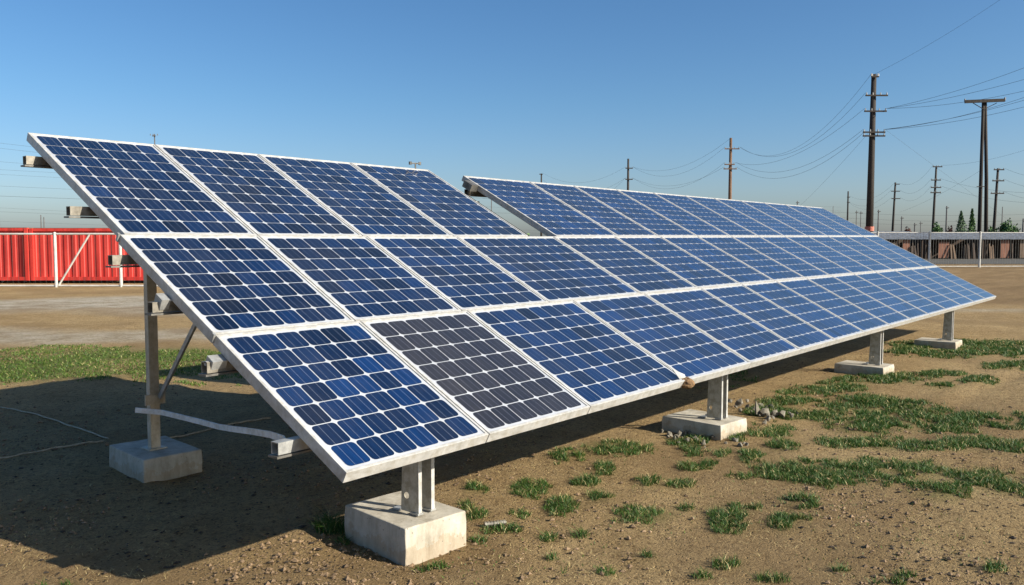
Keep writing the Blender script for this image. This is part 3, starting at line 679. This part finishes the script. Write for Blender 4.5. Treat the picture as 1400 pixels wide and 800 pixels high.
# ------------------------------------------------------------------ right: white fence and low timber sheds
fence('steel_mesh_fence', 'white steel fence with thin upright bars crossing the yard at right', [1060, 1130, 1200, 1271, 1340, 1403, 1470], 52, 54, 1000, 1560, wz(318, 52.8), .05, .17, (M['fencewire'], .006), r=.04, midrails=(1.9,))
def shed(px0, px1, d, ztop, zroof, label, seed):
    rr = random.Random(seed); a = at(px0, d); b = at(px1, d); L = np.linalg.norm(b-a); X = (b-a)/L; Y = np.array([-X[1], X[0], 0]); Zv = (0, 0, 1)
    root = empty('timber_shed', a, label, 'shed')
    m = MB(); m.box(a+X*L/2+Y*3+np.array([0, 0, zroof/2]), (L, .1, zroof), axes=(X, Y, Zv))
    for u in (0.05, L-.05): m.box(a+X*u+Y*1.5+np.array([0, 0, zroof/2]), (.1, 3, zroof), axes=(X, Y, Zv))
    m.build('back_wall', M['planks_dark'], root)
    m = MB(); c = a+X*L/2+Y*1.4+np.array([0, 0, (zroof+ztop)/2]); slope = math.atan2(ztop-zroof, 3.4)
    ys = Y*math.cos(slope)+np.array([0, 0, math.sin(slope)]); zn = np.cross(X, ys)
    m.box(c, (L+.4, 3.6, .06), axes=(X, ys, zn)); m.build('roof', M['roofmetal'], root)
    u = 0.
    while u < L-.3:
        m = MB(); m.box(a+X*u+Y*.05+np.array([0, 0, zroof/2]), (.10, .10, zroof), axes=(X, Y, Zv)); m.build('post', M['planks_dark'], root); u += rr.uniform(1.2, 2.6)
    u = .2
    while u < L-.8:
        k = rr.random(); wd = rr.uniform(.4, 1.1)
        if k < .5:
            m = MB(); hh = zroof*rr.uniform(.86, 1.0); m.box(a+X*(u+wd/2)-Y*.06+np.array([0, 0, hh/2+.03]), (wd, .05, hh-.1), axes=(X, Y, Zv)); m.build('board_panel', M[rr.choice(['planks_pink', 'planks_pink', 'planks_tan'])], root)
        else:
            m = MB()
            for q in range(int(wd/.17)):
                hh = zroof*rr.uniform(.6, .9); p0 = a+X*(u+q*.17)-Y*rr.uniform(.2, .5); p1 = p0+X*rr.uniform(-.08, .08)+Y*.3+np.array([0, 0, hh]); m.bar(p0, p1, .10, .05, Y)
            m.build('leaning_planks', M[rr.choice(['planks_dark', 'planks_dark', 'planks_tan'])], root)
        u += wd+rr.choice([.03, .05, .5])
shed(1150, 1262, 77, wz(318, 77)+.1, wz(327, 77), 'low timber shed behind the mesh fence, beside the array top', 3)
shed(1266, 1345, 78, wz(319, 78)+.05, wz(327, 78), 'low timber shed between the two right white fence posts', 8)
shed(1349, 1520, 79, wz(318, 79), wz(327, 79), 'low timber shed with tan boards at the right picture edge', 14)

# ------------------------------------------------------------------ trees and shrubs
def crown(m, c, rx, rz, n, size, conic=False, seed=0):
    rr = np.random.default_rng(seed)
    for _ in range(n):
        if conic:
            t = rr.random()**1.4; rad = rx*(1-t)**.85*(.55+.6*rr.random()); a = rr.uniform(0, 6.28); lob = 1+.25*math.sin(a*3+t*9)
            p = c+np.array([math.cos(a)*rad*lob, math.sin(a)*rad*lob, t*rz*2])
        else:
            d = rr.normal(size=3); d /= np.linalg.norm(d); lob = .75+.35*math.sin(d[0]*4+seed)*math.cos(d[2]*5+d[1]*3); rad = rr.random()**.45*lob
            p = c+d*np.array([rx, rx, rz])*rad+np.array([0, 0, rz])
        u = rr.normal(size=3); u /= np.linalg.norm(u); v = np.cross(u, rr.normal(size=3)); v /= np.linalg.norm(v); s = size*rr.uniform(.6, 1.4)
        m.add([p-u*s, p-v*s*.5, p+u*s, p+v*s*.5], [(0, 1, 2, 3)])
def tree(name, px, pyt, wpx, d, mat, label, cat, conic=False, seed=1, n=900, zb=.4):
    b = at(px, d); H = wz(pyt, d); rx = wpx/2*d/FPX
    root = empty(name, b, label, cat, 'trees and shrubs beyond the fence')
    m = MB(); m.tube([b, b+np.array([.03, 0, H*.45]), b+np.array([0, .03, H*.85])], .10 if conic else .06, 6, r2=.02)
    for k in range(5):
        a = k*1.3+seed; m.tube([b+np.array([0, 0, H*(.25+.1*k)]), b+np.array([math.cos(a)*rx*.6, math.sin(a)*rx*.6, H*(.4+.1*k)])], .03, 5, r2=.01)
    m.build('trunk', M['bark'], root)
    m = MB(); crown(m, b+np.array([0, 0, zb]), rx, (H-zb)/2, n, .13 if conic else .15, conic, seed); m.build('crown', M[mat], root)
tree('conifer_tree', 1313, 289, 22, 100, 'leaf2', 'pale green pointed conifer, left of the taller slim one', 'tree', True, 3, 1500)
tree('conifer_tree', 1328, 286, 15, 100, 'leaf', 'slim dark green conifer just left of the twin pole', 'tree', True, 4, 1500)
tree('leafy_tree', 1374, 297, 26, 98, 'leaf', 'broad green bushy tree right of the twin pole', 'tree', False, 5, 1300, 1.)
tree('shrub', 1387, 305, 14, 96, 'leaf', 'small green shrub tucked against the bushy tree', 'shrub', False, 6, 600, .8)
tree('shrub', 1354, 307, 16, 96, 'leaf', 'low dark shrub at the foot of the twin pole', 'shrub', False, 7, 600, .6)
tree('shrub', 1281, 303, 16, 97, 'leaf', 'round green shrub at the foot of the many armed pole', 'shrub', False, 8, 800, .8)
tree('shrub', 1241, 307, 10, 95, 'leafred', 'small rusty brown shrub left of the first white fence post', 'shrub', False, 9, 400, .9)
tree('shrub', 1298, 307, 10, 95, 'leafred', 'small rusty brown shrub between the green shrub and the conifers', 'shrub', False, 10, 400, .9)
tree('shrub', 722, 319.5, 9, 70, 'leaf', 'yellow green shrub seen through the gap between the panels', 'shrub', False, 12, 400, .4)

# ------------------------------------------------------------------ utility poles
ENDS = {}
def pole(key, px, pyt, d, wpx, arms, label, mat='woodpole', lean=0, tip=None):
    """arms: (pixel row, left px, right px)"""
    H = wz(pyt, d); b = at(px+lean, d); t = at(px, d, H); b[2] = -.3
    root = empty('utility_pole', (b[0], b[1], 0), label, 'utility pole', 'utility poles along the power lines')
    r = wpx*d/FPX/2; m = MB(); m.tube([b, (b+t)/2, t], r*1.15, 10, r2=r*.72); m.build('pole_shaft', M[mat], root, smooth=True)
    for row, lx, rx_ in arms:
        z = wz(row, d); f = (z-b[2])/(t[2]-b[2]); c = b+(t-b)*f; k = d/FPX
        L = c-UX*lx*k-UY*(r+.06); Rr = c+UX*rx_*k-UY*(r+.06)
        m = MB(); m.bar(L, Rr, .10, .11 if d < 100 else .14); ca = m.build('crossarm', M[mat], root)
        if d < 130:
            for q in (L+UX*.08, Rr-UX*.08, L+UX*.55, Rr-UX*.55):
                if np.linalg.norm(Rr-L) < 1.2 and q is not L: pass
                m = MB(); m.tube([q+np.array([0, 0, .05]), q+np.array([0, 0, .13]), q+np.array([0, 0, .22])], .05, 6, r2=.03); m.build('insulator', M['porcelain'], ca)
        ENDS[(key, row)] = (L+np.array([0, 0, .2]), Rr+np.array([0, 0, .2]))
    ENDS[(key, 'top')] = (t, t)
    return root, b, t
rt, b, t = pole('A', 1189, 105, 64, 9.5, [(109, 6, 4), (134, 13, 17), (155, 14, 16), (183, 15, 15), (188, 15, 15)], 'tallest dark wooden power pole with five crossarms behind the array', lean=-1)
m = MB(); m.tube([b+(t-b)*((wz(316, 64)+.3)/(t[2]+.3)), b+(t-b)*((wz(310, 64)+.3)/(t[2]+.3))], .34, 12); m.build('orange_band', M['orange'], rt)
pole('B', 997, 190, 95, 5, [(205, 9, 11), (226, 9, 5), (232, 10, 8)], 'brown sunlit power pole behind the middle of the array', 'brownpole')
pole('C', 858, 218, 122, 3.6, [(231, 4, 6), (246, 4, 6)], 'dark slim power pole left of the brown one')
pole('D', 740, 238, 150, 2.6, [(239, 3, 2)], 'tip of a far pole over the right block top edge')
# twin legged pole with wide arm
HD = 86; H_ = wz(140, HD); root = empty('utility_pole', at(1342, HD), 'twin legged pole with one wide braced crossarm at right', 'utility pole', 'utility poles along the power lines')
for xt, xb in ((1338, 1338.5), (1340.5, 1348.5)):
    m = MB(); m.tube([at(xb, HD, -.2), at((xt+xb)/2+ (1.2 if xb > 1340 else 0), HD, H_*.5), at(xt, HD, H_)], .20, 10, r2=.15); m.build('pole_shaft', M['woodpole'], root, smooth=True)
L, Rr = at(1313, HD-.3, wz(142, HD)), at(1367, HD-.3, wz(140, HD)); m = MB(); m.bar(L, Rr, .18, .31); ca = m.build('crossarm', M['woodpole'], root)
for q in (L, Rr):
    m = MB(); m.tube([q, q+np.array([0, 0, .28])], .09, 6, r2=.06); m.build('insulator', M['porcelain'], ca)
for sx in (1324, 1356):
    m = MB(); m.bar(at(sx, HD-.15, wz(143.5, HD)), at(1339, HD-.15, wz(152, HD)), .06, .06); m.build('arm_brace', M['woodpole'], root)
m = MB(); m.bar(at(1333, HD-.3, wz(256, HD)), at(1344, HD-.3, wz(256, HD)), .08, .08); m.build('step_bar', M['woodpole'], root)
ENDS[('H', 'arm')] = (L+np.array([0, 0, .3]), Rr+np.array([0, 0, .3])); ENDS[('H', 'mid')] = (at(1340, HD, wz(232, HD)),)*2
pole('E', 1277, 228, 118, 3.4, [(229, 6, 7), (247, 7, 6), (257, 7, 7), (264, 7, 7)], 'dark pole with four crossarms rising from a green shrub', lean=-3)
pole('F', 1222, 250, 138, 3.2, [(252.5, 2, 5), (262, 6, 6), (272, 5, 7)], 'leaning dark pole right of the tallest pole', lean=-3)
pole('G', 1361, 231, 108, 4.0, [(233, 7, 7), (248, 8, 8), (265, 9, 9)], 'leaning dark pole with three crossarms at far right', lean=-4)
pole('I', 1158, 262, 160, 2.6, [(270, 2, 2), (277, 2, 2)], 'short dark pole left of the tallest pole')
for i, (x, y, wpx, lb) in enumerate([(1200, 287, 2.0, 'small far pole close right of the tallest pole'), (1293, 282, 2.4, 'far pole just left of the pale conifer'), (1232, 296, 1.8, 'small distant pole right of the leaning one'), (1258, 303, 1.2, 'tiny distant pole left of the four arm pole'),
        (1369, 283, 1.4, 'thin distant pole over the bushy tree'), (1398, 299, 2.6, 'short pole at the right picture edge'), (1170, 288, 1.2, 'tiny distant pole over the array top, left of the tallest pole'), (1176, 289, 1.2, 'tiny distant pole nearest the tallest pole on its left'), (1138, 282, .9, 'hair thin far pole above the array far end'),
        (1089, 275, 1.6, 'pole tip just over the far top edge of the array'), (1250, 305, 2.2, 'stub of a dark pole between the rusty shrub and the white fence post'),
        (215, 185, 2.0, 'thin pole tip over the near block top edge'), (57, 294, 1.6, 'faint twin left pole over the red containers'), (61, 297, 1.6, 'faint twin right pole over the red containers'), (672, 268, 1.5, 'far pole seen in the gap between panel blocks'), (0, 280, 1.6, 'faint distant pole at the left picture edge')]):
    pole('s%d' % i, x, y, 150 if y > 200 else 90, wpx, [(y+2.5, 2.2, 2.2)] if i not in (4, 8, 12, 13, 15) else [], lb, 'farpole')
# two poles out of frame that carry the near spans
pole('X', 1760, -90, 46, 12, [(-70, 22, 22), (-15, 22, 22), (-32, 16, 16), (22, 22, 22)], 'power pole beyond the right picture edge')
pole('Y', -420, 120, 95, 6, [(135, 14, 14), (160, 14, 14), (190, 14, 14)], 'power pole beyond the left picture edge')

# ------------------------------------------------------------------ overhead wires
def wire(a, b, sag, label, r=.018):
    r *= .62
    a, b = np.array(a), np.array(b); P = []
    for t in np.linspace(0, 1, 25):
        p = a*(1-t)+b*t; p[2] -= sag*4*t*(1-t); P.append(p)
    m = MB(); m.tube(P, r, 5, cap=False); tag(m.build('overhead_wire', M['wire'], origin=a, smooth=True), label, 'power line', 'overhead power lines')
def px3(x, y, d): return dep(x, y, d)
E = ENDS
wire(E[('A', 109)][0], E[('B', 205)][1], 3.0, 'topmost slack wire from the tallest pole left to the brown pole', .016)
wire(E[('A', 134)][0], E[('B', 205)][1]+UX*.1, 2.6, 'wire from the second arm of the tallest pole to the brown pole')
wire(E[('A', 155)][0], E[('B', 226)][1], 1.6, 'wire from the middle arm of the tallest pole to the brown pole')
wire(E[('A', 183)][0], E[('B', 226)][1]+UX*.2, 2.0, 'upper wire of the low pair between tallest and brown pole')
wire(E[('A', 188)][0], E[('B', 232)][1], 2.2, 'lower wire of the low pair between tallest and brown pole')
for q, (row, rb, sg) in enumerate(((205, 231, 2.2), (226, 246, 2.2), (232, 246, 1.6), (190, 231, 1.8))):
    a = E[('B', row)][0] if row != 190 else E[('B', 'top')][0]
    wire(a, E[('C', rb)][1], sg, ['highest bowed wire', 'upper low wire', 'lowest bowed wire', 'faint top wire'][q]+' between the brown pole and the slim dark pole', .016)
for q, (row, sg) in enumerate(((231, 2.0), (246, 2.4), (246, 3.6))):
    wire(E[('C', row)][0], E[('D', 239)][1]+np.array([0, 0, -q*1.2]), sg, ['upper', 'middle', 'lowest'][q]+' wire from the slim dark pole left to the array edge', .016)
names = ['uppermost of the bundle', 'second of the bundle', 'third of the bundle', 'lowest of the bundle']
for q, (a, row, sg) in enumerate(((155, -70, 1.2), (155, -15, 1.0), (183, -32, 1.6), (183, 22, 1.3))):
    wire(E[('A', a)][1], E[('X', row)][0]+UX*(q % 2)*.3, sg, 'dark wire, '+names[q]+' running right from the tallest pole', .018)
wire(E[('A', 155)][1]+UX*-.1, E[('X', -15)][0]+UX*.7+np.array([0, 0, -.6]), 1.5, 'thin wire just under the upper pair right of the tallest pole', .018)
wire(E[('A', 183)][1]+UX*-.1, E[('X', 22)][0]+UX*.7+np.array([0, 0, .9]), 1.2, 'thin wire between the lower pair right of the tallest pole', .018)
wire(E[('A', 'top')][0], px3(1530, -120, 50), .6, 'thin steep wire rising right from the tallest pole top', .012)
wire(E[('A', 188)][0]+UX*.4, px3(1090, 285, 110), .2, 'thin straight guy wire slanting down left from the tallest pole', .012)
wire(E[('A', 183)][1], px3(1420, 330, 120), .1, 'hair thin wire slanting down right of the tallest pole', .010)
wire(E[('H', 'mid')][0], px3(1230, 290, 138), .4, 'thin wire slanting from the twin pole down left', .014)
for q in range(3):
    wire(E[('E', (229, 247, 257)[q])][1], px3(1480, (176, 262, 278)[q], 80), .8, ['top', 'second', 'third'][q]+' wire running right from the four arm pole', .016)
    wire(E[('E', (229, 247, 257)[q])][0], E[('F', (252.5, 262, 272)[q])][1], 1.2, ['top', 'second', 'third'][q]+' wire from the four arm pole to the leaning pole', .016)
    wire(E[('F', (252.5, 262, 272)[q])][0], E[('I', (270, 277, 277)[q])][1]+np.array([0, 0, -q*.2]), 1.5, ['top', 'second', 'third'][q]+' wire from the leaning pole behind the tallest one', .016)
    wire(E[('G', (233, 248, 265)[q])][1], px3(1500, (236, 251, 264)[q], 90), 1.0, ['top', 'second', 'third'][q]+' wire running right from the far right leaning pole', .018)
for q, (y0, y1) in enumerate(((297, 300), (303, 305), (290, 291))):
    wire(px3(1140, y0, 170), px3(1460, y1, 150), .6, ['middle', 'lowest', 'highest'][q]+' faint level wire above the sheds and shrubs', .02)
# wires in the sky left of the array
for q, (ya, yb, xb, sg, r_) in enumerate(((160, 196, 470, 1.0, .016), (167, 203, 480, 1.0, .016), (201, 233, 520, .8, .014), (221, 238, 500, .6, .014), (228, 244, 500, .6, .014), (248, 259, 480, .4, .015), (266, 270, 480, .3, .022), (275, 290, 470, .5, .012), (287, 292, 470, .3, .014), (300, 305, 470, .3, .012))):
    wire(px3(-420, ya-14, 84), px3(1150, ya+(yb-ya)*1.9+(75 if q < 2 else 30), 130), sg, 'thin wire '+['highest', 'second', 'third', 'fourth', 'fifth', 'sixth', 'seventh and darkest', 'eighth', 'ninth', 'lowest'][q]+' from the top in the sky left of the array', r_)
for o in bpy.data.objects:
    if '_o' in o: del o['_o']
